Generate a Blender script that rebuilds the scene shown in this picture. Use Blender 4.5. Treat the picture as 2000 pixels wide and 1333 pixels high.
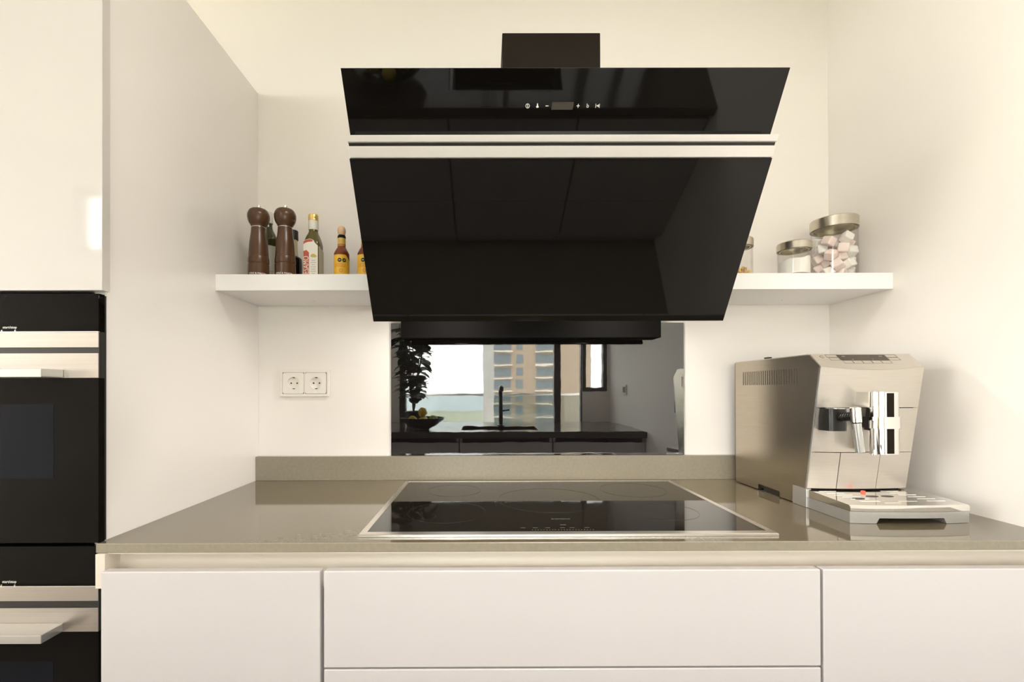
import bpy, bmesh, math, random
from mathutils import Vector, Matrix
random.seed(7)
S = bpy.context.scene
for o in list(bpy.data.objects): bpy.data.objects.remove(o)
COL = S.collection

# ------------------------------------------------------------------ camera
def make_camera():
    yaw, pitch, roll, f, px, py = .002, .0043, -.0029, 905.05, 950.5, 758.89
    fwd = Vector((math.sin(yaw)*math.cos(pitch), math.cos(yaw)*math.cos(pitch), math.sin(pitch)))
    right = Vector((math.cos(yaw), -math.sin(yaw), 0)); up = right.cross(fwd)
    r = math.cos(roll)*right + math.sin(roll)*up
    u = -math.sin(roll)*right + math.cos(roll)*up
    cd = bpy.data.cameras.new('camera'); cam = bpy.data.objects.new('camera', cd); COL.objects.link(cam)
    m = Matrix((r, u, -fwd)).transposed().to_4x4(); m.translation = Vector((-.1599, -1.4881, .2848))
    cam.matrix_world = m
    cd.sensor_width = 36; cd.sensor_fit = 'HORIZONTAL'; cd.lens = f*36/2000
    cd.shift_x = (1000-px)/2000; cd.shift_y = (py-666.5)/2000
    cd.clip_start = .02; cd.clip_end = 8000
    S.camera = cam
make_camera()
# ------------------------------------------------------------------ sky, daylight, exposure
S.view_settings.view_transform = 'Standard'; S.view_settings.look = 'None'
S.view_settings.gamma = 1; S.view_settings.use_curve_mapping = False
S.view_settings.exposure = 0.36
SKY = 11.0
def make_world():
    w = bpy.data.worlds.new('sky'); S.world = w; w.use_nodes = True
    nt = w.node_tree; nt.nodes.clear()
    out = nt.nodes.new('ShaderNodeOutputWorld'); bg = nt.nodes.new('ShaderNodeBackground')
    tc = nt.nodes.new('ShaderNodeTexCoord'); nz = nt.nodes.new('ShaderNodeTexNoise')
    nz.inputs['Scale'].default_value = 2.0; nz.inputs['Detail'].default_value = 6
    cr = nt.nodes.new('ShaderNodeValToRGB')
    cr.color_ramp.elements[0].color = (.95, .935, .92, 1); cr.color_ramp.elements[1].color = (1, .97, .94, 1)
    nt.links.new(tc.outputs['Generated'], nz.inputs['Vector'])
    nt.links.new(nz.outputs['Fac'], cr.inputs['Fac']); nt.links.new(cr.outputs['Color'], bg.inputs['Color'])
    bg.inputs['Strength'].default_value = SKY
    nt.links.new(bg.outputs['Background'], out.inputs['Surface'])
make_world()
def area(name, loc, rot, sx, sy, power=0, col=(1, 1, 1), portal=False):
    l = bpy.data.lights.new(name, 'AREA'); l.shape = 'RECTANGLE'; l.size = sx; l.size_y = sy
    l.energy = power; l.color = col
    if portal: l.cycles.is_portal = True
    o = bpy.data.objects.new(name, l); COL.objects.link(o); o.location = loc; o.rotation_euler = rot
    return o
# unseen round ceiling lamps, added as fill light (fixtures are built with the room)
FILL_LAMPS = [(.18, -1.35), (-2.7, -1.4)]
for lx, ly in FILL_LAMPS:
    l = area('ceiling_fill_light', (lx, ly, 1.672), (0, 0, 0), .56, .56, (12, 6)[(lx, ly) != FILL_LAMPS[0]], (1, .94, .88)); l.data.shape = 'DISK'
# window portals (they only guide the sampling of the sky; they give no light of their own)
area('window_portal', (-.12, -2.72, .35), (math.radians(90), 0, 0), 1.6, .8, 1, portal=True)
area('window_portal', (-2.02, -2.72, 1.355), (math.radians(90), 0, 0), 1.4, .38, 1, portal=True)
area('window_portal', (.81, -2.72, .5), (math.radians(90), 0, 0), .2, .46, 1, portal=True)
area('window_portal', (-4.72, -1.6, .45), (math.radians(90), 0, math.radians(-90)), 1.9, 2.3, 1, portal=True)

# ------------------------------------------------------------------ materials
def M(name, col, rough=.5, metal=0, ior=1.5, spec=None, trans=0, noise=None, bump=None, coat=0, emit=None, aniso=0, alpha=None):
    m = bpy.data.materials.new(name); m.use_nodes = True; nt = m.node_tree
    b = nt.nodes['Principled BSDF']
    b.inputs['Base Color'].default_value = (*col, 1); b.inputs['Roughness'].default_value = rough
    b.inputs['Metallic'].default_value = metal; b.inputs['IOR'].default_value = ior
    b.inputs['Transmission Weight'].default_value = trans
    b.inputs['Coat Weight'].default_value = coat
    if aniso: b.inputs['Anisotropic'].default_value = aniso
    if emit: b.inputs['Emission Color'].default_value = (*emit[0], 1); b.inputs['Emission Strength'].default_value = emit[1]
    tc = nt.nodes.new('ShaderNodeTexCoord')
    if noise:
        c2, scale, stretch = noise[0], noise[1], noise[2]
        mp = nt.nodes.new('ShaderNodeMapping'); mp.inputs['Scale'].default_value = stretch
        n = nt.nodes.new('ShaderNodeTexNoise'); n.inputs['Scale'].default_value = scale; n.inputs['Detail'].default_value = 5
        r = nt.nodes.new('ShaderNodeValToRGB'); r.color_ramp.elements[0].position = .3; r.color_ramp.elements[1].position = .7
        r.color_ramp.elements[0].color = (*col, 1); r.color_ramp.elements[1].color = (*c2, 1)
        nt.links.new(tc.outputs['Object'], mp.inputs['Vector']); nt.links.new(mp.outputs['Vector'], n.inputs['Vector'])
        nt.links.new(n.outputs['Fac'], r.inputs['Fac']); nt.links.new(r.outputs['Color'], b.inputs['Base Color'])
    if bump:
        mp = nt.nodes.new('ShaderNodeMapping'); mp.inputs['Scale'].default_value = bump[2]
        n = nt.nodes.new('ShaderNodeTexNoise'); n.inputs['Scale'].default_value = bump[0]; n.inputs['Detail'].default_value = 3
        bp = nt.nodes.new('ShaderNodeBump'); bp.inputs['Strength'].default_value = bump[1]; bp.inputs['Distance'].default_value = .001
        nt.links.new(tc.outputs['Object'], mp.inputs['Vector']); nt.links.new(mp.outputs['Vector'], n.inputs['Vector'])
        nt.links.new(n.outputs['Fac'], bp.inputs['Height']); nt.links.new(bp.outputs['Normal'], b.inputs['Normal'])
    return m
WALLC = (.89, .843, .80)
m_wall = M('painted_plaster', WALLC, .6, noise=((.895, .845, .805), 3, (1, 1, 1)), bump=(220, .08, (1, 1, 1)))
m_ceil = M('ceiling_paint', (.74, .70, .64), .7)
m_floor = M('dark_floor', (.26, .225, .19), .4, noise=((.30, .26, .22), 4, (1, 9, 1)))
m_lac = M('white_lacquer', (.60, .567, .562), .25, noise=((.605, .572, .567), 2, (1, 1, 1)))
m_panel = M('satin_white_panel', (.90, .855, .825), .22, noise=((.905, .86, .83), 2, (1, 1, 1)))
m_gloss = M('gloss_white_door', (.615, .585, .56), .06, noise=((.62, .59, .565), 2, (1, 1, 1)))
m_shelf = M('white_shelf', (.90, .885, .875), .4, noise=((.905, .89, .88), 3, (1, 1, 1)))
m_quartz = M('taupe_quartz', (.14, .113, .070), .06, ior=1.7, noise=((.155, .126, .080), 160, (1, 1, 1)))
m_quartz_edge = M('taupe_quartz_pale_matt', (.255, .222, .165), .3, ior=1.5, noise=((.29, .255, .195), 120, (1, 1, 1)))
m_rail = M('anodised_rail', (.72, .65, .56), .4, metal=.1, noise=((.74, .67, .58), 30, (.2, 1, 1)))
m_bglass = M('black_splash_glass', (.006, .005, .005), .015, ior=2.0, bump=(5, .16, (1, 1, 1.8)))
m_hglass = M('black_hood_glass', (.004, .0035, .003), .03, ior=1.38, noise=((.005, .004, .003), 2, (1, 1, 1)))
m_hob = M('black_hob_glass', (.010, .008, .006), .03, ior=1.55, noise=((.011, .009, .006), 5, (1, 1, 1)))
m_steel = M('brushed_steel', (.80, .755, .70), .28, metal=1, noise=((.86, .82, .77), 12, (1, 60, 60)), bump=(90, .08, (.02, 30, 30)))
m_cof = M('warm_brushed_steel', (.48, .42, .335), .26, metal=1, noise=((.53, .47, .385), 14, (1, 1, 60)), bump=(80, .10, (1, 1, 40)))
m_coff = M('warm_satin_front', (.64, .595, .54), .34, metal=.85, noise=((.68, .635, .58), 14, (1, 1, 60)))
m_alu = M('satin_aluminium', (.88, .845, .83), .38, metal=.5, noise=((.90, .865, .85), 12, (.3, 30, 30)))
m_chrome = M('chrome', (.90, .88, .85), .05, metal=1, noise=((.91, .89, .86), 5, (1, 1, 1)))
m_silver = M('silver_plastic', (.56, .55, .53), .25, metal=.75, noise=((.57, .56, .54), 5, (1, 1, 1)))
m_black = M('black_plastic', (.014, .012, .010), .3, noise=((.018, .016, .014), 20, (1, 1, 1)))
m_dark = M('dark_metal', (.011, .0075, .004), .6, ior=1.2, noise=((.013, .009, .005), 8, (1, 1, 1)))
m_body = M('matt_black_body', (.003, .0025, .002), .7, ior=1.2, noise=((.004, .003, .0025), 8, (1, 1, 1)))
m_groove = M('seam_shadow_gap', (.05, .04, .03), .6)
m_ovensteel = M('oven_brushed_steel', (.42, .385, .345), .38, metal=1, noise=((.48, .44, .40), 12, (.2, 60, 60)))
m_ovenglass = M('oven_black_glass', (.004, .003, .0025), .02, ior=1.16, noise=((.007, .006, .005), 3, (1, 1, 1)))
m_ovenwin = M('oven_window_glass', (.004, .005, .008), .02, ior=1.2, noise=((.005, .006, .010), 3, (1, 1, 1)))
m_white = M('white_print', (.85, .83, .78), .5)
m_dim = M('faint_grey_print', (.12, .105, .08), .4)
m_disp = M('display_window', (.055, .045, .033), .2)
m_sock = M('white_socket_plastic', (.86, .82, .76), .3, noise=((.87, .83, .77), 3, (1, 1, 1)))
m_hole = M('socket_hole', (.03, .02, .01), .6)
m_wood = M('dark_walnut', (.050, .021, .009), .27, noise=((.11, .050, .022), 30, (1, 1, .12)), ior=1.5)
m_maple = M('pale_wood_ball', (.72, .46, .28), .4, noise=((.78, .52, .32), 30, (1, 1, .2)))
m_oil = M('dark_green_oil_glass', (.10, .085, .018), .05, ior=1.5, noise=((.13, .10, .03), 6, (1, 1, 1)))
m_green = M('dark_bottle_glass', (.045, .042, .015), .05, noise=((.07, .06, .02), 6, (1, 1, 1)))
m_amber = M('hot_sauce_in_glass', (.20, .045, .012), .08, noise=((.24, .06, .016), 20, (1, 1, 1)))
m_soy = M('black_sauce_in_glass', (.015, .008, .004), .06)
m_palegl = M('empty_neck_glass', (.50, .46, .28), .08)
m_gold = M('gold_cap', (.85, .62, .22), .3, metal=.7)
m_cream = M('cream_label', (.80, .76, .68), .55, noise=((.82, .78, .70), 30, (1, 1, 1)))
m_tan = M('beige_side_label', (.58, .52, .38), .55, noise=((.62, .56, .42), 60, (1, 1, 1)))
m_red = M('brick_red_label', (.46, .075, .03), .5, noise=((.52, .10, .04), 40, (1, 1, 1)))
m_yel = M('yellow_label', (.90, .52, .04), .5, noise=((.93, .58, .06), 30, (1, 1, 1)))
m_yel2 = M('mustard_neck_label', (.62, .42, .08), .5, noise=((.75, .52, .15), 90, (1, 1, 1)))
m_org = M('orange_print', (.80, .22, .03), .5)
m_orgl = M('orange_label', (.55, .16, .03), .5)
m_ink = M('black_ink', (.02, .02, .02), .5)
m_grey = M('grey_ink', (.30, .27, .22), .5)
m_olive = M('olive_print', (.50, .40, .10), .5)
m_lid = M('brushed_lid', (.62, .57, .48), .3, metal=1, noise=((.68, .63, .54), 20, (1, 1, 40)))
m_pink = M('pink_marshmallow', (.95, .80, .75), .8, bump=(60, .3, (1, 1, 1)), noise=((.96, .83, .79), 20, (1, 1, 1)))
m_mwhite = M('white_marshmallow', (.95, .93, .90), .8, bump=(60, .3, (1, 1, 1)), noise=((.93, .90, .85), 20, (1, 1, 1)))
m_sugar = M('white_sugar', (.92, .90, .86), .8, bump=(500, .4, (1, 1, 1)))
m_nut = M('toasted_nut', (.55, .28, .09), .5, noise=((.68, .42, .16), 40, (1, 1, 1)))
m_nut2 = M('yellow_raisin', (.75, .48, .08), .5, noise=((.82, .58, .16), 40, (1, 1, 1)))
m_leaf = M('dark_leaf', (.03, .05, .02), .45, noise=((.05, .08, .03), 12, (1, 1, 1)))
m_lemon = M('lemon_skin', (.70, .52, .05), .45, bump=(120, .2, (1, 1, 1)))
m_apple = M('green_apple', (.32, .42, .06), .35, noise=((.42, .46, .1), 10, (1, 1, 1)))
m_bowl = M('dark_bowl', (.03, .028, .025), .25)
m_frame = M('anthracite_frame', (.05, .045, .042), .4)
m_brick = M('tower_brick', (.42, .33, .25), .8, noise=((.48, .38, .29), 1.5, (1, 1, 3)))
m_conc = M('pale_concrete', (.75, .74, .71), .8, noise=((.80, .79, .76), 1, (1, 1, 1)))
m_twin = M('tower_window', (.20, .24, .26), .1)
m_land = M('land', (.50, .50, .34), .9, noise=((.62, .59, .45), .02, (1, 1, 1)))
m_sea = M('sea', (.50, .56, .58), .3, noise=((.55, .60, .62), .01, (1, 1, 1)))
m_red_glow = M('red_light_spot', (.8, .08, .05), .4, emit=((1, .08, .04), .7))
def glass_mat():
    m = M('jar_glass', (1, 1, 1), .0, ior=1.45, trans=1); return m
m_glass = glass_mat()
def pane_mat(name, tint=(.95, .97, .96)):
    m = bpy.data.materials.new(name); m.use_nodes = True; nt = m.node_tree; nt.nodes.clear()
    out = nt.nodes.new('ShaderNodeOutputMaterial'); mix = nt.nodes.new('ShaderNodeMixShader')
    tr = nt.nodes.new('ShaderNodeBsdfTransparent'); gl = nt.nodes.new('ShaderNodeBsdfGlossy')
    lw = nt.nodes.new('ShaderNodeLayerWeight'); lw.inputs['Blend'].default_value = .5
    pw = nt.nodes.new('ShaderNodeMath'); pw.operation = 'POWER'; pw.inputs[1].default_value = 4.5
    fr = nt.nodes.new('ShaderNodeMath'); fr.operation = 'MULTIPLY_ADD'; fr.inputs[1].default_value = .6; fr.inputs[2].default_value = .04
    nt.links.new(lw.outputs['Facing'], pw.inputs[0]); nt.links.new(pw.outputs[0], fr.inputs[0])
    tr.inputs['Color'].default_value = (*tint, 1); gl.inputs['Roughness'].default_value = .0
    nt.links.new(fr.outputs[0], mix.inputs['Fac']); nt.links.new(tr.outputs['BSDF'], mix.inputs[1])
    nt.links.new(gl.outputs['BSDF'], mix.inputs[2]); nt.links.new(mix.outputs['Shader'], out.inputs['Surface'])
    return m
m_pane = pane_mat('window_pane'); m_rglass = pane_mat('railing_glass', (.80, .84, .84))
m_jar = pane_mat('thin_jar_glass', (.995, .99, .985))

# ------------------------------------------------------------------ helpers
def wloc(o):
    v = Vector((0, 0, 0))
    while o: v += o.location; o = o.parent
    return v
def finish(bm, smooth):
    bmesh.ops.recalc_face_normals(bm, faces=bm.faces)
    if smooth is not None:
        for f in bm.faces: f.smooth = True
        for e in bm.edges:
            if len(e.link_faces) == 2 and e.calc_face_angle(0) > math.radians(smooth): e.smooth = False
def obj(name, bm, mat, parent=None, base=None, smooth=38):
    finish(bm, smooth)
    if parent is not None: off = wloc(parent)
    else:
        if base is None:
            xs = [v.co.x for v in bm.verts]; ys = [v.co.y for v in bm.verts]; zs = [v.co.z for v in bm.verts]
            base = ((min(xs)+max(xs))/2, (min(ys)+max(ys))/2, min(zs))
        off = Vector(base)
    bmesh.ops.translate(bm, verts=bm.verts, vec=-off)
    me = bpy.data.meshes.new(name); bm.to_mesh(me); bm.free()
    o = bpy.data.objects.new(name, me); COL.objects.link(o)
    if isinstance(mat, (list, tuple)):
        for m in mat: me.materials.append(m)
    else: me.materials.append(mat)
    if parent is not None: o.parent = parent
    else: o.location = off
    if smooth is not None and len(me.polygons) < 3000:
        wn = o.modifiers.new('normals', 'WEIGHTED_NORMAL'); wn.keep_sharp = True; wn.weight = 100
    return o
def thing(name, label, cat, loc, group=None):
    o = bpy.data.objects.new(name, None); COL.objects.link(o); o.location = loc; o.empty_display_size = .05
    return tag(o, label, cat, group)
def tag(o, label, cat, group=None):
    o['label'] = label; o['category'] = cat
    if group: o['group'] = group
    return o
def struct(name, bm, mat):
    o = obj(name, bm, mat, smooth=None); o['kind'] = 'structure'; return o
def copy_tree(o, parent=None):
    c = o.copy(); COL.objects.link(c); c.parent = parent
    for ch in list(o.children): copy_tree(ch, c)
    return c
def box(bm, a, b, bev=0, seg=2, rot=None, mi=0):
    a = Vector(a); b = Vector(b); c = (a+b)/2; s = b-a
    t = bmesh.new(); bmesh.ops.create_cube(t, size=1)
    for v in t.verts: v.co = Vector((v.co.x*s.x, v.co.y*s.y, v.co.z*s.z))
    if bev: bmesh.ops.bevel(t, geom=list(t.edges), offset=bev, segments=seg, affect='EDGES', profile=.5)
    if rot is not None: bmesh.ops.transform(t, matrix=rot, verts=t.verts)
    bmesh.ops.translate(t, verts=t.verts, vec=c)
    join(bm, t, mi); return bm
def join(bm, t, mi=0):
    mp = {}
    for v in t.verts: mp[v] = bm.verts.new(v.co)
    for f in t.faces:
        try: nf = bm.faces.new([mp[v] for v in f.verts]); nf.material_index = mi if mi else f.material_index
        except ValueError: pass
    t.free()
def B(a, b, bev=0, seg=2, **k): return box(bmesh.new(), a, b, bev, seg, **k)
def prism(pts, x0, x1, bev=0, seg=2):
    """polygon in (y, z) extruded along x"""
    bm = bmesh.new()
    l = [bm.verts.new((x0, y, z)) for y, z in pts]; r = [bm.verts.new((x1, y, z)) for y, z in pts]
    bm.faces.new(l); bm.faces.new(r[::-1]); n = len(pts)
    for i in range(n): bm.faces.new((l[i], r[i], r[(i+1) % n], l[(i+1) % n]))
    if bev:
        bmesh.ops.recalc_face_normals(bm, faces=bm.faces)
        bmesh.ops.bevel(bm, geom=list(bm.edges), offset=bev, segments=seg, affect='EDGES', profile=.5)
    return bm
def lathe(prof, cx, cy, n=48, sq=None, mi=None):
    """profile [(r, z)] about a vertical axis; sq = superellipse exponent for squared bottles"""
    bm = bmesh.new(); rings = []
    for k, (r, z) in enumerate(prof):
        if r < 1e-6: rings.append([bm.verts.new((cx, cy, z))]); continue
        ring = []
        e = sq[k] if sq else 2
        for i in range(n):
            a = 2*math.pi*(i+.5)/n; c, s = math.cos(a), math.sin(a)
            q = (abs(c)**e + abs(s)**e)**(-1/e)
            ring.append(bm.verts.new((cx+r*q*c, cy+r*q*s, z)))
        rings.append(ring)
    for k in range(len(rings)-1):
        A, Bq = rings[k], rings[k+1]
        for i in range(n):
            j = (i+1) % n
            if len(A) == 1 and len(Bq) == 1: continue
            if len(A) == 1: f = bm.faces.new((A[0], Bq[i], Bq[j]))
            elif len(Bq) == 1: f = bm.faces.new((A[i], A[j], Bq[0]))
            else: f = bm.faces.new((A[i], A[j], Bq[j], Bq[i]))
    return bm
def smoothprof(pts, k=4):
    """Catmull-Rom through the profile points"""
    out = []
    for i in range(len(pts)-1):
        p0 = pts[max(i-1, 0)]; p1 = pts[i]; p2 = pts[i+1]; p3 = pts[min(i+2, len(pts)-1)]
        for j in range(k):
            t = j/k
            out.append(tuple(max(0, .5*(2*p1[c]+(p2[c]-p0[c])*t+(2*p0[c]-5*p1[c]+4*p2[c]-p3[c])*t*t+(3*p1[c]-p0[c]-3*p2[c]+p3[c])*t**3)) if c == 0 else
                       .5*(2*p1[c]+(p2[c]-p0[c])*t+(2*p0[c]-5*p1[c]+4*p2[c]-p3[c])*t*t+(3*p1[c]-p0[c]-3*p2[c]+p3[c])*t**3) for c in (0, 1)))
    out.append(pts[-1]); return out
def tube(bm, pts, rads, n=16, caps=True):
    pts = [Vector(p) for p in pts]; rings = []
    if not isinstance(rads, (list, tuple)): rads = [rads]*len(pts)
    prev = None
    for i, p in enumerate(pts):
        d = (pts[min(i+1, len(pts)-1)]-pts[max(i-1, 0)]).normalized()
        a = d.orthogonal().normalized() if prev is None else (prev-d*prev.dot(d)).normalized()
        prev = a; b = d.cross(a)
        rings.append([bm.verts.new(p+rads[i]*(math.cos(2*math.pi*k/n)*a+math.sin(2*math.pi*k/n)*b)) for k in range(n)])
    for A, Bq in zip(rings, rings[1:]):
        for k in range(n): bm.faces.new((A[k], A[(k+1) % n], Bq[(k+1) % n], Bq[k]))
    if caps: bm.faces.new(rings[0][::-1]); bm.faces.new(rings[-1])
    return bm
def cyl(bm, a, b, r, n=24): return tube(bm, [a, b], r, n)
def text_bm(body, size, mapf, sx=1, depth=.0003, align='CENTER'):
    cu = bpy.data.curves.new('t', 'FONT'); cu.body = body; cu.size = size; cu.align_x = align; cu.align_y = 'CENTER'
    cu.extrude = depth/2; cu.resolution_u = 3
    o = bpy.data.objects.new('t', cu); COL.objects.link(o)
    dg = bpy.context.evaluated_depsgraph_get(); me = bpy.data.meshes.new_from_object(o.evaluated_get(dg))
    bm = bmesh.new(); bm.from_mesh(me)
    for v in bm.verts: v.co = Vector(mapf(v.co.x*sx, v.co.y, v.co.z+depth/2))
    bpy.data.objects.remove(o); bpy.data.meshes.remove(me); bpy.data.curves.remove(cu)
    return bm
def on_cyl(cx, cy, r, phi, z0, vertical=False):
    def f(u, v, w):
        if vertical: u, v = -v, u
        a = phi+u/r
        return (cx+(r+w)*math.sin(a), cy-(r+w)*math.cos(a), z0+v)
    return f
def patch(cx, cy, r, a0, a1, zf0, zf1, n=24, t=.0003):
    """curved label between angles; zf0/zf1 are heights or functions of s in 0..1"""
    bm = bmesh.new(); F = []
    for i in range(n+1):
        s = i/n; a = a0+(a1-a0)*s
        z0 = zf0(s) if callable(zf0) else zf0; z1 = zf1(s) if callable(zf1) else zf1
        row = [bm.verts.new((cx+rr*math.sin(a), cy-rr*math.cos(a), z)) for rr, z in ((r, z0), (r+t, z0), (r+t, z1), (r, z1))]
        F.append(row)
    for A, Bq in zip(F, F[1:]):
        for k in range(4): bm.faces.new((A[k], A[(k+1) % 4], Bq[(k+1) % 4], Bq[k]))
    bm.faces.new(F[0]); bm.faces.new(F[-1][::-1]); return bm
def disc_on(mapf, r, t=.0004, n=24, cu=0, cv=0):
    bm = bmesh.new(); rings = []
    for rr_, w in ((r*.33, t), (r*.66, t), (r, t), (r, 0)):
        rings.append([bm.verts.new(mapf(cu+rr_*math.cos(2*math.pi*i/n), cv+rr_*math.sin(2*math.pi*i/n), w)) for i in range(n)])
    c = bm.verts.new(mapf(cu, cv, t))
    for i in range(n):
        j = (i+1) % n; bm.faces.new((c, rings[0][i], rings[0][j]))
        for A, Bq in zip(rings, rings[1:]): bm.faces.new((A[i], A[j], Bq[j], Bq[i]))
    return bm
def poly_on(mapf, pts, t=.0003):
    bm = bmesh.new(); A = [bm.verts.new(mapf(u, v, 0)) for u, v in pts]; Bq = [bm.verts.new(mapf(u, v, t)) for u, v in pts]
    n = len(pts); bm.faces.new(Bq); bm.faces.new(A[::-1])
    for i in range(n): bm.faces.new((A[i], A[(i+1) % n], Bq[(i+1) % n], Bq[i]))
    return bm
def ring_on(mapf, r0, r1, t=.0003, n=28, a0=0, a1=2*math.pi, cu=0, cv=0):
    bm = bmesh.new(); rows = []
    for i in range(n+1):
        a = a0+(a1-a0)*i/n
        rows.append([bm.verts.new(mapf(cu+r*math.cos(a), cv+r*math.sin(a), w)) for r, w in ((r0, 0), (r1, 0), (r1, t), (r0, t))])
    for A, Bq in zip(rows, rows[1:]):
        for k in range(4): bm.faces.new((A[k], A[(k+1) % 4], Bq[(k+1) % 4], Bq[k]))
    return bm
def rect_on(mapf, u0, v0, u1, v1, t=.0003): return poly_on(mapf, [(u0, v0), (u1, v0), (u1, v1), (u0, v1)], t)

# ================================================================== the room
XL, XR, FL, CE, YW = -.89, .946, -.92, 1.72, -2.66
XFAR = -4.65
struct('wall_back', B((XFAR-.1, 0, FL), (XR+.1, .1, CE)), m_wall)
struct('wall_right', B((XR, YW-.1, FL), (XR+.1, 0, CE)), m_wall)
struct('floor', B((XFAR-.1, YW-.1, FL-.1), (XR+.1, .1, FL)), m_floor)
struct('ceiling', B((XFAR-.1, YW-.1, CE), (XR+.1, .1, CE+.1)), m_ceil)
def wall_with_holes(lo, hi, holes, axis):
    """wall slab with rectangular openings, cut into strips"""
    bm = bmesh.new()
    us = sorted({lo[0], hi[0], *[h[0] for h in holes], *[h[2] for h in holes]})
    zs = sorted({lo[1], hi[1], *[h[1] for h in holes], *[h[3] for h in holes]})
    for a, b in zip(us, us[1:]):
        for c, d in zip(zs, zs[1:]):
            mu, mz = (a+b)/2, (c+d)/2
            if any(h[0] < mu < h[2] and h[1] < mz < h[3] for h in holes): continue
            if axis == 'y': box(bm, (a, YW-.1, c), (b, YW, d))
            else: box(bm, (XFAR-.1, a, c), (XFAR, b, d))
    return bm
WIN = [(-.93, -.06, .703, 1.6), (.705, .27, .925, 1.55), (-2.74, 1.15, -1.3, 1.56)]
struct('wall_front', wall_with_holes((XFAR-.1, FL), (XR+.1, CE), WIN, 'y'), m_wall)
LW = [(-2.55, -.7, -.65, 1.6)]
struct('wall_left', wall_with_holes((YW, FL), (0, CE), LW, 'x'), m_wall)
def window(n, x0, z0, x1, z1, muls=(), fw=.05, rw=None):
    rw = rw or fw
    bm = bmesh.new()
    for a, b in (((x0, z0), (x1, z0+fw)), ((x0, z1-fw), (x1, z1)), ((x0, z0+fw), (x0+fw, z1-fw)), ((x1-rw, z0+fw), (x1, z1-fw))):
        box(bm, (a[0], YW-.07, a[1]), (b[0], YW-.005, b[1]), .004)
    for mx in muls: box(bm, (mx-.03, YW-.07, z0+fw), (mx+.03, YW+.0, z1-fw), .004)
    o = struct('window_%d' % n, bm, m_frame)
    g = obj('pane', B((x0+fw, YW-.045, z0+fw), (x1-rw, YW-.041, z1-fw)), m_pane, o, smooth=None)
window(1, -.93, -.06, .703, 1.6, (.48,), rw=.012); window(2, .705, .27, .925, 1.55, fw=.035); window(3, -2.74, 1.15, -1.3, 1.56, (-2.0,), fw=.035)
bm = bmesh.new(); w0, w1 = LW[0][0], LW[0][2]
for a, b in (((w0, -.7), (w1, -.65)), ((w0, 1.55), (w1, 1.6)), ((w0, -.65), (w0+.05, 1.55)), ((w1-.05, -.65), (w1, 1.55)), ((-1.63, -.65), (-1.57, 1.55))):
    box(bm, (XFAR-.07, a[0], a[1]), (XFAR-.005, b[0], b[1]), .004)
o = struct('window_4', bm, m_frame); obj('pane', B((XFAR-.045, w0+.05, -.65), (XFAR-.041, w1-.05, 1.55)), m_pane, o, smooth=None)
for k, (lx, ly) in enumerate(FILL_LAMPS):  # fixtures for the added fill lamps, out of view
    t = thing('added_ceiling_lamp', ('added round white ceiling fill lamp above the cooking aisle', 'added round white ceiling fill lamp in the open room left of the kitchen')[k], 'lamp', (lx, ly, 1.68), 'added ceiling fill lamps')
    obj('housing', lathe([(0, 1.7195), (.30, 1.7195), (.30, 1.680), (.285, 1.676), (0, 1.676)], lx, ly, 48), m_lac, t)
struct('baseboard_left', B((XFAR, YW+.0, FL), (XFAR+.015, 0, FL+.07)), m_lac)

# ================================================================== worktop and base units
CT = -.0175; CF = -.62
t = thing('worktop', 'taupe composite stone worktop with low upstand holding the hob and coffee machine', 'worktop', (.03, -.31, CT))
o = obj('slab', prism([(0, CT), (0, 0), (CF+.0015, 0), (CF, -.0015), (CF, CT+.001), (CF+.001, CT)], -.8885, XR), [m_quartz, m_quartz_edge], t, smooth=30)
for p in o.data.polygons:
    if p.normal.y < -.5: p.material_index = 1  # front faces of the slab get a paler, rougher taupe
obj('upstand', B((XL, -.019, .0), (XR, -.0005, .0761), .0012), m_quartz_edge, t)
t = thing('grip_rail', 'beige recessed handle rail running under the front of the worktop', 'rail', (.03, -.6, -.08))
pts = [(-.50, CT-.0005), (-.618, CT-.0005), (-.618, CT-.0022), (-.588, CT-.0022)]
for i in range(9):
    a = math.pi/2*i/8
    pts.append((-.588+.006*(1-math.cos(a))*0 - .030*(1-math.cos(a)), -.030-.048*math.sin(a)))
pts += [(-.630, -.078), (-.630, -.082), (-.50, -.082)]
obj('channel', prism(pts, -.868, XR), m_rail, t, smooth=30)
obj('end_plate', B((-.886, -.625, -.082), (-.868, -.50, CT-.0005), .001), m_rail, t)
def front(name, x0, z0, x1, z1, parent): return obj(name, B((x0, -.652, z0), (x1, -.633, z1), .0022, 3), m_lac, parent)
def carcass(x0, x1, parent):
    bm = bmesh.new()
    box(bm, (x0, -.632, -.80), (x0+.018, -.02, -.083)); box(bm, (x1-.018, -.632, -.80), (x1, -.02, -.083))
    box(bm, (x0+.018, -.632, -.80), (x1-.018, -.02, -.782)); box(bm, (x0+.018, -.026, -.782), (x1-.018, -.02, -.083))
    box(bm, (x0+.018, -.632, -.101), (x1-.018, -.02, -.083))
    obj('carcass', bm, m_lac, parent, smooth=None)
    obj('plinth', B((x0, -.58, FL), (x1, -.56, -.80)), m_lac, parent, smooth=None)
t = thing('base_cabinet', 'narrow white base cabinet with one plain door beside the ovens', 'cabinet', (-.66, -.32, FL), 'handleless base units')
carcass(-.868, -.456, t); front('door', -.8535, -.795, -.4592, -.0405, t)
t = thing('drawer_unit', 'wide white handleless drawer unit directly below the hob', 'cabinet', (0, -.32, FL), 'handleless base units')
carcass(-.455, .445, t)
for z0, z1 in ((-.2145, -.0405), (-.506, -.2175), (-.795, -.509)): front('drawer_front', -.4525, z0, .4435, z1, t)
t = thing('base_cabinet', 'white base cabinet with plain front below the coffee machine', 'cabinet', (.69, -.32, FL), 'handleless base units')
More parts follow.
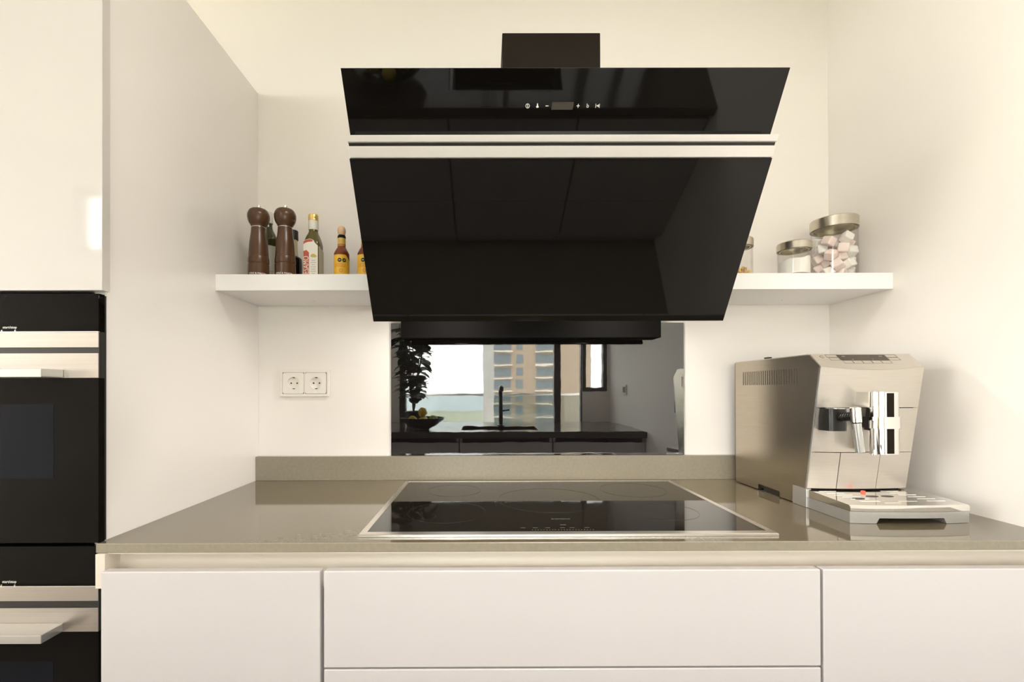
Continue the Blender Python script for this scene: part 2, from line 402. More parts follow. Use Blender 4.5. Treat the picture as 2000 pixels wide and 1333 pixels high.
carcass(.446, XR-.001, t); front('door', .4482, -.795, XR-.002, -.0405, t)

# ================================================================== tall oven housing
TX0, TX1 = -1.50, -.89
t = thing('tall_cabinet', 'full-height white oven cabinet with glossy upper door at the left', 'cabinet', (-1.195, -.3, FL))
bm = B((TX1-.019, -.5985, FL), (TX1, -.001, 1.2417)); obj('side_panel', bm, m_panel, t, smooth=None)
bm = bmesh.new(); box(bm, (TX0, -.5985, FL), (TX0+.019, -.001, 1.2417)); box(bm, (TX0+.019, -.5985, 1.2227), (TX1-.019, -.001, 1.2417))
for z in (.462, -.030, -.62): box(bm, (TX0+.019, -.59, z-.0045), (TX1-.019, -.001, z+.0045))
box(bm, (TX0+.019, -.012, FL), (TX1-.019, -.001, 1.2227)); obj('carcass', bm, m_panel, t, smooth=None)
obj('door', B((TX0+.002, -.6185, .4745), (-.8785, -.600, 1.2400), .0012), m_gloss, t)
obj('lower_door', B((TX0+.002, -.6185, -.80), (-.888, -.600, -.625), .0012), m_gloss, t)
def oven(z0, z1, zc, zs, zg, zb0, zb1, label, hz, win):
    """z1 top, zc bottom of control glass, zs bottom of steel strip, zb1..zb0 door band, z0 bottom of door"""
    t = thing('built_in_oven', label, 'oven', (-1.19, -.3, z0), 'black ovens in the tall cabinet')
    X0, X1, F = -1.486, -.886, -.617
    obj('housing', B((X0+.025, -.597, z0+.006), (TX1-.021, -.05, z1-.004)), m_black, t, smooth=None)
    obj('side_frame', B((X0+.004, -.6155, z0+.001), (X1-.0005, -.5992, z1-.002)), m_black, t)
    p = obj('control_panel', B((X0, F, zc), (X1, F+.014, z1), .0008), m_ovenglass, t)
    mf = lambda u, v, w: (-1.053+u, F-w, zc+.0085+v)
    obj('printed_text', text_bm('start/stop', .0068, mf), m_white, p)
    mf = lambda u, v, w: (-1.083+u, F-w, zc+.0085+v)
    obj('display_segment', rect_on(mf, 0, -.003, .008, .004), m_dim, p)
    bm = B((X0, F-.0012, zc-.0008), (X1, F+.002, zc+.0006))
    for x in (-1.068, -1.043): box(bm, (x, F-.0014, zc-.001), (x+.002, F, zc+.0034))
    obj('light_line', bm, m_steel, p)
    obj('trim_strip', B((X0, F-.001, zs), (X1, F+.0008, zc-.0012), .0004), m_ovensteel, t)
    obj('vent_gap', B((X0+.004, F+.008, zb1), (X1-.002, F+.014, zs)), m_body, t)
    d = obj('door', B((X0, F, z0), (X1, F+.014, zb0), .001), m_ovenglass, t)
    obj('door_window', B((X0+.085, F-.0004, win[0]), (X1-.084, F+.002, win[1]), .0002), m_ovenwin, d)
    obj('door_band', B((X0, F-.0012, zb0+.0003), (X1, F+.0008, zb1-.001), .0004), m_ovensteel, t)
    h = bmesh.new(); box(h, (-1.42, -.662, hz[0]), (-.951, -.6182, hz[1]), .0012)
    obj('handle', h, m_silver, t)
oven(0.0005, .4690, .3970, .3675, .36, .3100, .3575, 'upper black oven with steel band and bar handle', (.3105, .3255), (.1218, .261))
oven(-.60, -.0055, -.0800, -.1075, -.11, -.1650, -.1195, 'lower black oven with projecting bar handle, partly cut off', (-.1640, -.1485), (-.50, -.22))

# ================================================================== hob
t = thing('induction_hob', 'wide black induction hob with pale steel frame set in worktop', 'hob', (0, -.325, .0004))
hx, hy0, hy1 = .4085, -.5885, -.0570
bm = bmesh.new()
def frame_strip(bm, o, i, z0, zo, zi):
    """bevelled rectangular frame: outer rect o, inner rect i"""
    def rect(r, z): return [bm.verts.new((x, y, z)) for x, y in ((r[0], r[1]), (r[2], r[1]), (r[2], r[3]), (r[0], r[3]))]
    g = .0015
    oo = rect(o, z0); ot = rect(o, zo-.001); o2 = rect((o[0]+g, o[1]+g, o[2]-g, o[3]-g), zo); it = rect(i, zi); ib = rect(i, z0)
    for A, Bq in ((oo, ot), (ot, o2), (o2, it), (it, ib), (ib, oo)):
        for k in range(4): bm.faces.new((A[k], A[(k+1) % 4], Bq[(k+1) % 4], Bq[k]))
frame_strip(bm, (-hx, hy0, hx, hy1), (-.3955, -.5695, .3955, -.0680), .0004, .0055, .0050)
obj('frame', bm, m_steel, t, smooth=None)
g = obj('glass_top', B((-.3955, -.5695, .0004), (.3955, -.0680, .0046)), m_hob, t, smooth=None)
up = lambda cx, cy: (lambda u, v, w: (cx+u, cy+v, .0046+w))
obj('maker_name', text_bm('SIEMENS', .0085, up(.002, -.481), 1.3), m_dim, g)
bm = bmesh.new()
for i in range(22): join(bm, rect_on(up(-.067+i*.0058, -.559), -.0012, -.001, .0012, .001))
for i, x in enumerate((-.085, -.06, -.035, -.005, .015, .045)): join(bm, rect_on(up(x, -.545), -.005, -.0008, .005, .0008))
join(bm, rect_on(up(.0, -.525), -.006, -.0012, .006, .0012))
obj('touch_scale', bm, m_dim, g, smooth=None)
bm = bmesh.new()
for cx, cy, r in ((-.25, -.42, .09), (-.25, -.19, .075), (0, -.3, .13), (.25, -.42, .075), (.25, -.19, .09)): join(bm, ring_on(up(cx, cy), r-.0006, r, n=48))
m_zone = M('faint_zone_ring', (.022, .019, .014), .2)
obj('cooking_zone_rings', bm, m_zone, g, smooth=None)

# ================================================================== glass backsplash
tag(obj('glass_backsplash', B((-.4625, -.0068, .0765), (.4745, -.0003, .50), .0008), m_bglass), 'glossy black glass backsplash behind the hob, mirroring the room', 'backsplash')

# ================================================================== extractor hood
t = thing('extractor_hood', 'large angled black glass extractor hood with two steel bars', 'extractor hood', (0, -.28, .4535))
L = lambda z: -.3105-.55/.835*(z-.4600)                   # front plane of the lower glass
obj('lower_glass', prism([(L(.4600), .4600), (L(.7725), .7725), (L(.7725)+.006, .7745), (L(.4600)+.008, .4640)], -.445, .445, .0008), m_hglass, t)
obj('upper_glass', prism([(-.5735, .9235), (-.4900, .8000), (-.4835, .8040), (-.5680, .9275)], -.4455, .4460, .0008), m_hglass, t)
def hbar(z0, z1, off=.0015): return prism([(L(z0)-off, z0), (L(z1)-off, z1), (L(z1)+.02, z1+.0005), (L(z0)+.012, z0)], -.4435, .4435, .0006)
obj('steel_bar', hbar(.7980, .8085), m_alu, t); obj('steel_bar', hbar(.7735, .7915), m_alu, t)
obj('bar_gap', prism([(L(.791)+.003, .791), (L(.7985)+.003, .7985), (L(.7985)+.018, .7985), (L(.791)+.012, .791)], -.4425, .4425), m_black, t, smooth=None)
obj('body', prism([(-.002, .502), (-.002, .905), (-.500, .905), (-.4750, .803), (-.500, .770), (-.385, .600), (-.045, .575), (-.045, .4480), (-.0085, .4480), (-.0085, .502)], -.424, .388, .002), m_body, t)
obj('grease_filter', prism([(-.365, .6000), (-.070, .5770), (-.070, .5730), (-.365, .5960)], -.36, .345), m_dark, t)
obj('chimney', B((-.1136, -.27, .906), (.1450, -.002, 1.2280), .0015), m_dark, t)
m_added_hood_glow = M('added_hood_lamp_glow', (.9, .88, .82), .4, emit=((1, .93, .84), 4))
for x in (-.26, .24):  # unseen lit hood lamps, added to brighten the wall below the shelves
    obj('added_hood_lamp', cyl(bmesh.new(), (x, -.215, .5905), (x, -.215, .5835), .032), m_added_hood_glow, t)
    l = area('hood_fill_light', (x, -.215, .582), (0, 0, 0), .06, .06, 1.7, (1, .95, .88)); l.data.shape = 'DISK'
# symbols on the upper glass
UD = Vector((0, -.5735+.4900, .9235-.8000)).normalized(); UN = Vector((0, -UD.z, UD.y))
if UN.y > 0: UN = -UN
def hm(x):
    base = Vector((x, -.4900, .8000)) + UD*(.0845)
    return lambda u, v, w: tuple(base+Vector((u, 0, 0))+UD*v+UN*(w+.0002))
ug = [c for c in t.children if c.name.startswith('upper_glass')][0]
X = lambda px: -.0747+(px-1029)*(.1508/145)
bm = ring_on(hm(X(1031.5)), .0032, .0042); join(bm, rect_on(hm(X(1031.5)), -.0006, -.0022, .0006, .0024)); obj('power_symbol', bm, m_white, ug, smooth=None)
bm = poly_on(hm(X(1051)), [(-.0028, -.002), (-.0012, .001), (-.0008, .0045), (.0008, .0045), (.0012, .001), (.0028, -.002), (.0014, -.0032), (-.0014, -.0032)]); obj('lamp_symbol', bm, m_white, ug, smooth=None)
obj('minus_symbol', rect_on(hm(X(1070)), -.0031, -.0006, .0031, .0006), m_white, ug, smooth=None)
obj('display', poly_on(hm(X(1100.5)), [(-.0225, -.0068), (.0215, -.0068), (.0230, .0068), (-.0220, .0068)]), m_disp, ug, smooth=None)
bm = rect_on(hm(X(1131.5)), -.0031, -.0006, .0031, .0006); join(bm, rect_on(hm(X(1131.5)), -.0006, -.0034, .0006, .0034)); obj('plus_symbol', bm, m_white, ug, smooth=None)
obj('boost_symbol', text_bm('b', .0105, hm(X(1150.5))), m_white, ug, smooth=None)
bm = bmesh.new(); k = hm(X(1170))
for a in (-.0042, .0034): join(bm, rect_on(k, a, -.0036, a+.0008, .0036))
join(bm, poly_on(k, [(-.0030, -.0003), (.0026, -.0003), (.0026, .0006), (-.0030, .0006)])); join(bm, poly_on(k, [(-.001, -.0008), (.0024, -.0024), (.0024, .0026), (-.001, .001)]))
obj('timer_symbol', bm, m_white, ug, smooth=None)

# ================================================================== shelves
SZ, ST = .5568, .6007
def shelf(x0, x1, sx, label):
    t = thing('floating_shelf', label, 'shelf', ((x0+x1)/2, -.118, SZ), 'white shelves either side of the hood')
    obj('board', B((x0, -.2351, SZ), (x1, -.0005, ST), .0008), m_shelf, t)
    obj('screw_cap', disc_on(lambda u, v, w: (sx+u, -.085+v, SZ-.0003-w), .0022, .0006), m_rail, t)
shelf(XL+.0005, -.425, -.6806, 'thick white wall shelf left of the hood carrying mills and bottles')
shelf(.410, XR-.0005, .7398, 'thick white wall shelf right of the hood carrying glass jars')

# ================================================================== double socket
t = thing('wall_socket', 'white double power socket on the wall above the worktop', 'socket', (-.738, -.0005, .266))
X0, X1, Z0, Z1 = -.8169, -.6588, .2665, .3518
bm = bmesh.new(); box(bm, (X0, -.009, Z0), (X1, -.0005, Z0+.0085), .0012); box(bm, (X0, -.009, Z1-.0085), (X1, -.0005, Z1), .0012)
for a, b in ((X0, X0+.0085), (X1-.0085, X1), (-.7400, -.7357)): box(bm, (a, -.0088, Z0+.004), (b, -.0005, Z1-.004), .0012)
obj('frame', bm, m_sock, t)
def insert(cx, parent):
    cz = (Z0+Z1)/2; h = .0335; R = .0195; n = 48; yf = -.0100; yb = -.0016
    bm = bmesh.new(); sq, ci, cb = [], [], []
    for i in range(n):
        a = 2*math.pi*(i+.5)/n; c, s = math.cos(a), math.sin(a); q = 1/max(abs(c), abs(s))
        sq.append(bm.verts.new((cx+h*c*q, yf, cz+h*s*q))); ci.append(bm.verts.new((cx+R*c, yf, cz+R*s))); cb.append(bm.verts.new((cx+(R-.001)*c, yb, cz+(R-.001)*s)))
    sb = [bm.verts.new((v.co.x, -.001, v.co.z)) for v in sq]
    for i in range(n):
        j = (i+1) % n
        bm.faces.new((sq[i], sq[j], ci[j], ci[i])); bm.faces.new((ci[i], ci[j], cb[j], cb[i])); bm.faces.new((sb[i], sb[j], sq[j], sq[i]))
    bm.faces.new(cb)
    o = obj('socket_insert', bm, m_sock, parent)
    mp = lambda dx, dz: (lambda u, v, w: (cx+dx+u, yb-w-.0001, cz+dz+v))
    for dx in (-.0095, .0095): obj('pin_hole', disc_on(mp(dx, 0), .0026, .0003), m_hole, o, smooth=None)
    obj('screw', disc_on(mp(0, 0), .0016, .0005), m_steel, o, smooth=None)
    for s in (-1, 1):
        bm = B((cx-.0028, -.0072, cz+s*.0178-.0012), (cx+.0028, -.0018, cz+s*.0178+.0012), .0003); obj('earth_clip', bm, m_dark, o)
insert(-.7737, t); insert(-.7020, t)

# ================================================================== pepper mills
def mill(x, y, label):
    t = thing('pepper_mill', label, 'pepper mill', (x, y, ST), 'dark wooden mills on the left shelf')
    body = smoothprof([(.0276, .6060), (.0278, .620), (.0276, .6385)], 2) + [(.0262, .6400), (.0262, .6412), (.0276, .6428)] + \
        smoothprof([(.0276, .6428), (.0277, .650), (.0266, .6590)], 2) + [(.0258, .6600), (.0262, .6615)] + smoothprof([(.0262, .6615), (.0252, .680), (.0236, .700), (.0205, .723), (.0192, .7385)], 5)
    obj('body', lathe([(0, ST+.0002), (.0255, ST+.0002), (.0272, ST+.002)] + body + [(0, .7385)], x, y, 56), m_wood, t)
    obj('collar_ring', lathe([(0, .7387), (.0193, .7387), (.0193, .7400), (0, .7400)], x, y, 48), m_steel, t)
    head = smoothprof([(.0190, .7402), (.0208, .7450), (.0262, .7540), (.0292, .7660), (.0284, .7770), (.0225, .7870), (.0110, .7915), (.006, .7920)], 6)
    obj('head', lathe([(0, .7402)] + head + [(0, .7920)], x, y, 56), m_wood, t)
    obj('top_knob', lathe([(0, .7920), (.0050, .7920), (.0066, .7932), (.0069, .7975), (.0060, .7990), (0, .7990)], x, y, 32), m_steel, t)
    phi = math.atan2(-(-.1599-x), (-1.4881-y)) ; phi = math.atan2(-.1599-x, 1.4881+y)-.14
    obj('maker_name', text_bm('COLE & MASON', .0066, on_cyl(x, y, .0277, phi, .6105), 1.0), m_white, t, smooth=None)
    return t
mill(-.8000, -.18, 'dark walnut pepper mill, left of the pair, nearest the oven cabinet')
mill(-.7250, -.18, 'dark walnut pepper mill, right of the pair, beside the oil bottles')

# ================================================================== bottles
t = thing('oil_bottle', 'tall dark green bottle with cream cap and white label between the mills', 'bottle', (-.816, -.09, ST))
x, y = -.816, -.09
obj('body', lathe([(0, ST), (.026, ST), (.0285, .603)] + smoothprof([(.0285, .605), (.0285, .715), (.0280, .735), (.021, .752), (.0135, .768), (.0122, .790)], 5) + [(0, .790)], x, y), m_green, t)
obj('label', lathe([(.0285, .612), (.0290, .612), (.0290, .713), (.0285, .713)], x, y), m_cream, t)
obj('cap', lathe([(.0125, .782), (.0145, .783), (.0148, .790), (.0140, .791), (.0146, .793), (.0148, .812), (.0138, .815), (0, .8155)], x, y), m_cream, t)
lab = t
bm = bmesh.new()
for i in range(4):
    join(bm, patch(x, y, .0291, -.2, .9, .620+i*.006, .6212+i*.006, 8))
obj('small_print', bm, m_grey, t, smooth=None)
x, y = -.744, -.082
t = thing('sauce_bottle', 'small dark sauce bottle with black cap and orange label behind mill', 'bottle', (x, y, ST))
obj('body', lathe([(0, ST), (.024, ST), (.0262, .603)] + smoothprof([(.0262, .605), (.0262, .672), (.0235, .684), (.0165, .689)], 4) + [(0, .689)], x, y), m_soy, t)
obj('neck', lathe(smoothprof([(.0160, .6885), (.0142, .700), (.0132, .720), (.0130, .740)], 3)+[(0, .740)], x, y), m_palegl, t)
obj('cap', lathe([(0, .737), (.0150, .737), (.0156, .739), (.0154, .762), (.0142, .7645), (0, .7650)], x, y), m_ink, t)
obj('label', patch(x, y, .0263, -.6, .62, .610, .661), m_orgl, t)
# sesame oil: square bottle
x, y, h = -.660, -.140, .0220
t = thing('sesame_oil_bottle', 'square green oil bottle with gold cap and red lettered label', 'bottle', (x, y, ST))
prof = [(0, ST), (.0205, ST), (h, .6025)] + [(h, .700), (h, .706)] + [(.0212, .715), (.0185, .726), (.0150, .734), (.0128, .741), (.0122, .752)] + [(0, .752)]
sqs = [6, 6, 7, 8, 7, 4.5, 3.2, 2.4, 2, 2, 2]
obj('body', lathe(prof, x, y, 64, sq=[6, 6, 7, 8, 7, 4.5, 3.2, 2.5, 2.1, 2, 2]), m_oil, t, smooth=30)
obj('neck_sleeve', lathe([(.0122, .7460), (.0137, .7465), (.0143, .7500), (.0143, .7705), (.0138, .7715), (0, .7715)], x, y), m_cream, t)
obj('cap', lathe([(.0138, .7716), (.0145, .7720), (.0147, .776), (.0141, .777), (.0147, .779), (.0147, .786), (.0132, .7895), (0, .7900)], x, y), m_gold, t)
ff = lambda cx, cz: (lambda u, v, w: (cx+u, y-h-.0003-w, cz+v))
lb = obj('label', poly_on(ff(x, 0), [(-.0205, .604), (.0205, .604), (.0205, .697), (.0120, .705), (.0080, .7125), (-.0020, .7165), (-.0160, .7130), (-.0205, .7080)], .0003), m_cream, t, smooth=None)
obj('red_strip', poly_on(ff(x, 0), [(-.0205, .604), (-.0045, .604), (-.0045, .6780), (-.0120, .6850), (-.0205, .6820)], .0005), m_red, lb, smooth=None)
obj('red_crest', poly_on(ff(x, 0), [(-.0203, .7010), (-.0203, .7075), (-.0150, .7125), (-.0020, .7155), (.0060, .7120), (.0060, .7085), (-.0060, .7075), (-.0150, .7050)], .0005), m_red, lb, smooth=None)
vm = lambda cx, cz: (lambda u, v, w: (cx-v, y-h-.0009-w, cz+u))
obj('product_name', text_bm('SESAMO', .0235, vm(x-.0126, .6400), .66), m_cream, lb, smooth=None)
obj('olive_picture', poly_on(ff(x+.0085, .6690), [(-.010, -.001), (-.006, .004), (0, .0055), (.006, .002), (.010, -.001), (.004, -.0045), (-.005, -.0040)], .0005), m_olive, lb, smooth=None)
bm = bmesh.new()
for i, w in enumerate((.006, .0075, .004, .0075, .006, .0078, .005)): join(bm, rect_on(ff(x+.0075, .6560-i*.0060), -w, -.0005, w, .0005, .0005))
obj('small_print', bm, m_grey, lb, smooth=None)
sf = lambda u, v, w: (x+h+.0003+w, y+u, v)
obj('side_label', poly_on(sf, [(-.0195, .604), (.0195, .604), (.0195, .690), (-.0195, .697)], .0003), m_tan, t, smooth=None)
# hot sauce bottles
def hot(x, y, label):
    t = thing('hot_sauce_bottle', label, 'bottle', (x, y, ST), 'yellow labelled hot sauce bottles')
    obj('body', lathe([(0, ST), (.020, ST), (.0215, .6025)] + smoothprof([(.0215, .604), (.0215, .668), (.0200, .679), (.0140, .690), (.0110, .697), (.0105, .722)], 5) + [(0, .722)], x, y), m_amber, t)
    obj('neck_label', lathe([(.0106, .6965), (.0111, .6965), (.0109, .7190), (.0106, .7190)], x, y), m_yel2, t)
    obj('neck_stripe', lathe([(.0109, .6975), (.01135, .6975), (.01135, .7020), (.0109, .7020)], x, y), m_orgl, t)
    obj('collar', lathe([(0, .7192), (.0112, .7192), (.0118, .7215), (.0112, .7240), (.0100, .7275), (0, .7275)], x, y), m_dark, t)
    obj('ball_cap', lathe([(0, .7276)] + smoothprof([(.0085, .7276), (.0104, .7320), (.0118, .7400), (.0102, .7480), (.0060, .7525), (.0, .7535)], 6), x, y), m_maple, t)
    phi = math.atan2(-.1599-x, 1.4881+y)
    def top(s): return .6700 if s < .72 else .6700-(s-.72)*.060
    l = obj('label', patch(x, y, .0216, phi-1.45, phi+1.30, .6030, top), m_yel, t)
    for du in (-.0060, .0070): obj('black_roundel', disc_on(on_cyl(x, y, .0219, phi+du/.0216, .6545), .0056, .0003), m_ink, l, smooth=None)
    for du in (-.0060, .0070): obj('roundel_text', rect_on(on_cyl(x, y, .0224, phi+du/.0216, .6545), -.0026, -.0008, .0026, .0008), m_cream, l, smooth=None)
    obj('maker_name', text_bm('CHOLULA', .0145, on_cyl(x, y, .0219, phi-.26, .6400), .50), m_org, l, smooth=None)
    obj('crest', ring_on(on_cyl(x, y, .0219, phi-.1, .6260), .0030, .0048, n=20), m_org, l, smooth=None)
    return t
hot(-.5750, -.150, 'small hot sauce bottle with yellow label and wooden ball cap')
hot(-.5075, -.150, 'hot sauce bottle mostly hidden behind the left edge of the hood')

# ================================================================== storage jars
def jar(x, y, r, h, lidh, label):
    t = thing('glass_jar', label, 'jar', (x, y, ST), 'storage jars on the right shelf')
    z1 = ST+h-lidh+.006; w = .0022
    bm = lathe([(0, ST+.0002), (r-.006, ST+.0002), (r-.0015, ST+.003), (r, ST+.008), (r, z1), (r-w, z1), (r-w, ST+.009), (r-.008, ST+.0045), (0, ST+.0045)], x, y, 64)
    obj('glass_body', bm, m_jar, t)
    zt = ST+h
    obj('lid', lathe([(0, zt-lidh+.010), (r-.006, zt-lidh+.010), (r-.006, zt-lidh+.004), (r+.0003, zt-lidh+.004), (r+.0003, zt-lidh), (r+.0016, zt-lidh), (r+.0018, zt-.003), (r-.0005, zt-.0003), (r-.004, zt), (0, zt)], x, y, 64), m_lid, t)
    obj('seal_ring', lathe([(r-.0085, zt-lidh+.0035), (r-.0045, zt-lidh+.0035), (r-.0045, zt-lidh-.001), (r-.0085, zt-lidh-.001), (r-.0085, zt-lidh+.0035)], x, y, 48), m_palegl, t)
jar(.567, -.150, .0420, .1150, .0235, 'lidded glass jar of mixed nuts, half hidden by the hood edge')
jar(.7205, -.170, .0415, .0990, .0215, 'short glass jar of white sugar with a steel lid')
jar(.865, -.130, .0575, .1790, .0300, 'largest glass jar, full of marshmallows, in the corner')
# sugar
bm = bmesh.new(); n = 48; r = .0385; x, y = .7205, -.170; rows = []
for k in range(9):
    q = k/8
    rows.append([bm.verts.new((x+r*q*math.cos(2*math.pi*i/n), y+r*q*math.sin(2*math.pi*i/n), ST+.0525+.13*(r*q*math.cos(2*math.pi*i/n))+.002*math.sin(9*q+i*.6)*q)) for i in range(n)])
bot = [bm.verts.new((v.co.x, v.co.y, ST+.0095)) for v in rows[-1]]
c = bm.verts.new((x, y, ST+.0525)); cb_ = bm.verts.new((x, y, ST+.0095))
for i in range(n):
    j = (i+1) % n
    bm.faces.new((c, rows[1][i], rows[1][j])); bm.faces.new((bot[j], bot[i], cb_)); bm.faces.new((rows[-1][j], rows[-1][i], bot[i], bot[j]))
    for k in range(1, 8): bm.faces.new((rows[k][i], rows[k+1][i], rows[k+1][j], rows[k][j]))
for v in rows[0]: bm.verts.remove(v)
o = tag(obj('sugar', bm, m_sugar), 'white sugar filling the short steel-lidded jar halfway', 'sugar'); o['kind'] = 'stuff'
# marshmallows and nuts dropped one by one
def drop(cx, cy, R, z0, n, rad, tries=60, ztop=9):
    P = []
    for _ in range(n):
        best = None
        for _ in range(tries):
            a = random.uniform(0, 6.283); q = (R-rad)*math.sqrt(random.random()); px, py = cx+q*math.cos(a), cy+q*math.sin(a); z = z0+rad
            for (ax, ay, az) in P:
                d2 = (2*rad)**2-(px-ax)**2-(py-ay)**2
                if d2 > 0: z = max(z, az+math.sqrt(d2))
            if best is None or z < best[2]: best = (px, py, z)
        if best[2] > ztop: break
        P.append(best)
    return P
def cube_mallow(s):
    return lambda: B((-s, -s, -s*.92), (s, s, s*.92), s*.32, 3)
protos = []
for nm, mt, lb in (('marshmallow', m_pink, 'pale pink cube marshmallow in the largest glass jar'), ('marshmallow', m_mwhite, 'white cube marshmallow in the largest glass jar')):
    o = obj(nm, B((-.0135, -.0135, -.0125), (.0135, .0135, .0125), .0040, 3), mt, base=(0, 0, 0)); tag(o, lb, 'marshmallow', 'marshmallows in the largest jar'); protos.append(o)
spots = drop(.865, -.130, .0552, ST+.006, 60, .0150, ztop=.722)
used = set()
for i, (px, py, pz) in enumerate(spots):
    k = 0 if random.random() < .58 else 1
    if k in used:
        src = protos[k]; o = src.copy(); COL.objects.link(o)
    else: o = protos[k]; used.add(k)
    o.location = (px, py, pz); o.rotation_euler = (random.uniform(-.6, .6), random.uniform(-.6, .6), random.uniform(0, 6.28))
def blob(rx, ry, rz, seed):
    bm = bmesh.new(); bmesh.ops.create_icosphere(bm, subdivisions=2, radius=1); rnd = random.Random(seed)
    for v in bm.verts: k = 1+rnd.uniform(-.12, .12); v.co = Vector((v.co.x*rx*k, v.co.y*ry*k, v.co.z*rz*k))
    return bm
protos = []
for s, (mt, lb) in enumerate(((m_nut, 'toasted brown nut lying in the half hidden jar'), (m_nut2, 'golden raisin lying in the half hidden jar'))):
    o = obj('nut' if s == 0 else 'raisin', blob(.0062, .0046, .0042, s), mt, base=(0, 0, 0)); tag(o, lb, 'nut' if s == 0 else 'raisin', 'nuts and raisins in the half hidden jar'); protos.append(o)
used = set()
for i, (px, py, pz) in enumerate(drop(.567, -.150, .0390, ST+.005, 90, .0060, 40, ztop=.632)):
    k = 0 if random.random() < .6 else 1
    if k in used: o = protos[k].copy(); COL.objects.link(o)
    else: o = protos[k]; used.add(k)
    o.location = (px, py, pz); o.rotation_euler = (random.uniform(0, 6), random.uniform(0, 6), random.uniform(0, 6))

for o in list(COL.objects):
    if o.parent is None and o.name.split('.')[0] in ('pepper_mill', 'oil_bottle', 'sauce_bottle', 'sesame_oil_bottle', 'hot_sauce_bottle', 'glass_jar'):
        o.scale.z = {'pepper_mill': 1.043, 'hot_sauce_bottle': 1.045, 'glass_jar': 1.018}.get(o.name.split('.')[0], 1.038)

# ================================================================== coffee machine
t = thing('coffee_machine', 'brushed steel bean-to-cup coffee machine with drip tray in the corner', 'coffee machine', (.73, -.27, 0))
mx0, mx1 = .610, .850
def bow(x): s = (x-mx0)/(mx1-mx0)*2-1; return .010*(1-s*s)
def shellx(fn, x0, x1, n=16):
    """closed loop of (y, z) given by fn(x), swept along x"""
    bm = bmesh.new(); rows = []
    for i in range(n+1):
        x = x0+(x1-x0)*i/n; rows.append([bm.verts.new((x, y, z)) for y, z in fn(x)])
    m = len(rows[0])
    for A, Bq in zip(rows, rows[1:]):
        for k in range(m): bm.faces.new((A[k], A[(k+1) % m], Bq[(k+1) % m], Bq[k]))
    bm.faces.new(rows[0]); bm.faces.new(rows[-1][::-1]); return bm
# steel housing: side sheets and back
side = [(-.0600, .003), (-.0600, .3668), (-.3865, .3668), (-.4225, .3380), (-.3735, .0465), (-.3250, .0465), (-.3250, .003), (-.2740, .003), (-.2720, .0170), (-.1780, .0180), (-.1760, .003)]
obj('side_panel', prism(side, mx0, mx0+.010, .0006), m_cof, t, smooth=30)
obj('side_panel', prism(side, mx1-.010, mx1, .0006), m_cof, t, smooth=30)
obj('inner_body', prism([(-.064, .006), (-.064, .3655), (-.385, .3655), (-.395, .30), (-.360, .006)], mx0+.010, mx1-.010), m_black, t, smooth=None)
obj('rear_panel', B((mx0+.001, -.0600, .004), (mx1-.001, -.0560, .3660)), m_black, t)
obj('foot', B((mx0+.008, -.26, .0005), (mx0+.03, -.19, .0165)), m_black, t)
obj('foot', B((mx1-.03, -.26, .0005), (mx1-.008, -.19, .0165)), m_black, t)
obj('top_cover', B((mx0+.001, -.3850, .3655), (mx1-.001, -.0610, .3690), .0008), m_coff, t)
obj('steam_vent_lever', B((.612, -.225, .369), (.622, -.205, .3735), .001), m_black, t)
# sloping control panel
FS = (-.3375+.3668)
def ctrl(x):
    b = bow(x); yb, zb = -.3862, .3690; yf, zf = -.4245-b, .3372-b*.80
    return [(yb, zb), (yf, zf), (yf+.004, zf-.004), (yb, zb-.006)]
cp = obj('control_panel', shellx(ctrl, mx0+.002, mx1-.002), m_coff, t, smooth=30)
CD = Vector((0, -.4245+.3862, .3372-.3690)); CL = CD.length; CD.normalize(); CN = Vector((0, CD.z, -CD.y))
if CN.z < 0: CN = -CN
cm = lambda u, v, w: tuple(Vector((u, -.3862, .3690))+CD*v+CN*(w+.0002))
obj('display', poly_on(cm, [(.672, .004), (.785, .004), (.785, .026), (.672, .026)], .0003), m_disp, cp, smooth=None)
m_bl = M('button_outline', (.20, .17, .12), .4)
def outline(u0, v0, u1, v1, g=.0006):
    bm = bmesh.new()
    for a in ((u0, v0, u1, v0+g), (u0, v1-g, u1, v1), (u0, v0, u0+g, v1), (u1-g, v0, u1, v1)): join(bm, rect_on(cm, *a))
    return bm
for a in ((.645, .004, .671, .0145), (.648, .0155, .671, .026), (.786, .004, .812, .0145), (.786, .0155, .812, .026)): obj('touch_button', outline(*a), m_bl, cp, smooth=None)
for i in range(5): obj('touch_button', outline(.674+i*.0222, .027, .6955+i*.0222, .038), m_bl, cp, smooth=None)
obj('power_mark', ring_on(cm, .0035, .0048, cu=.634, cv=.012, a0=.5, a1=5.8), m_bl, cp, smooth=None)
bm = bmesh.new()
for u0, u1, v in ((.681, .689, .010), (.769, .777, .010), (.699, .702, .022), (.746, .749, .022)): join(bm, rect_on(cm, u0, v, u1, v+.002, .0006))
obj('display_text', bm, m_grey, cp, smooth=None)
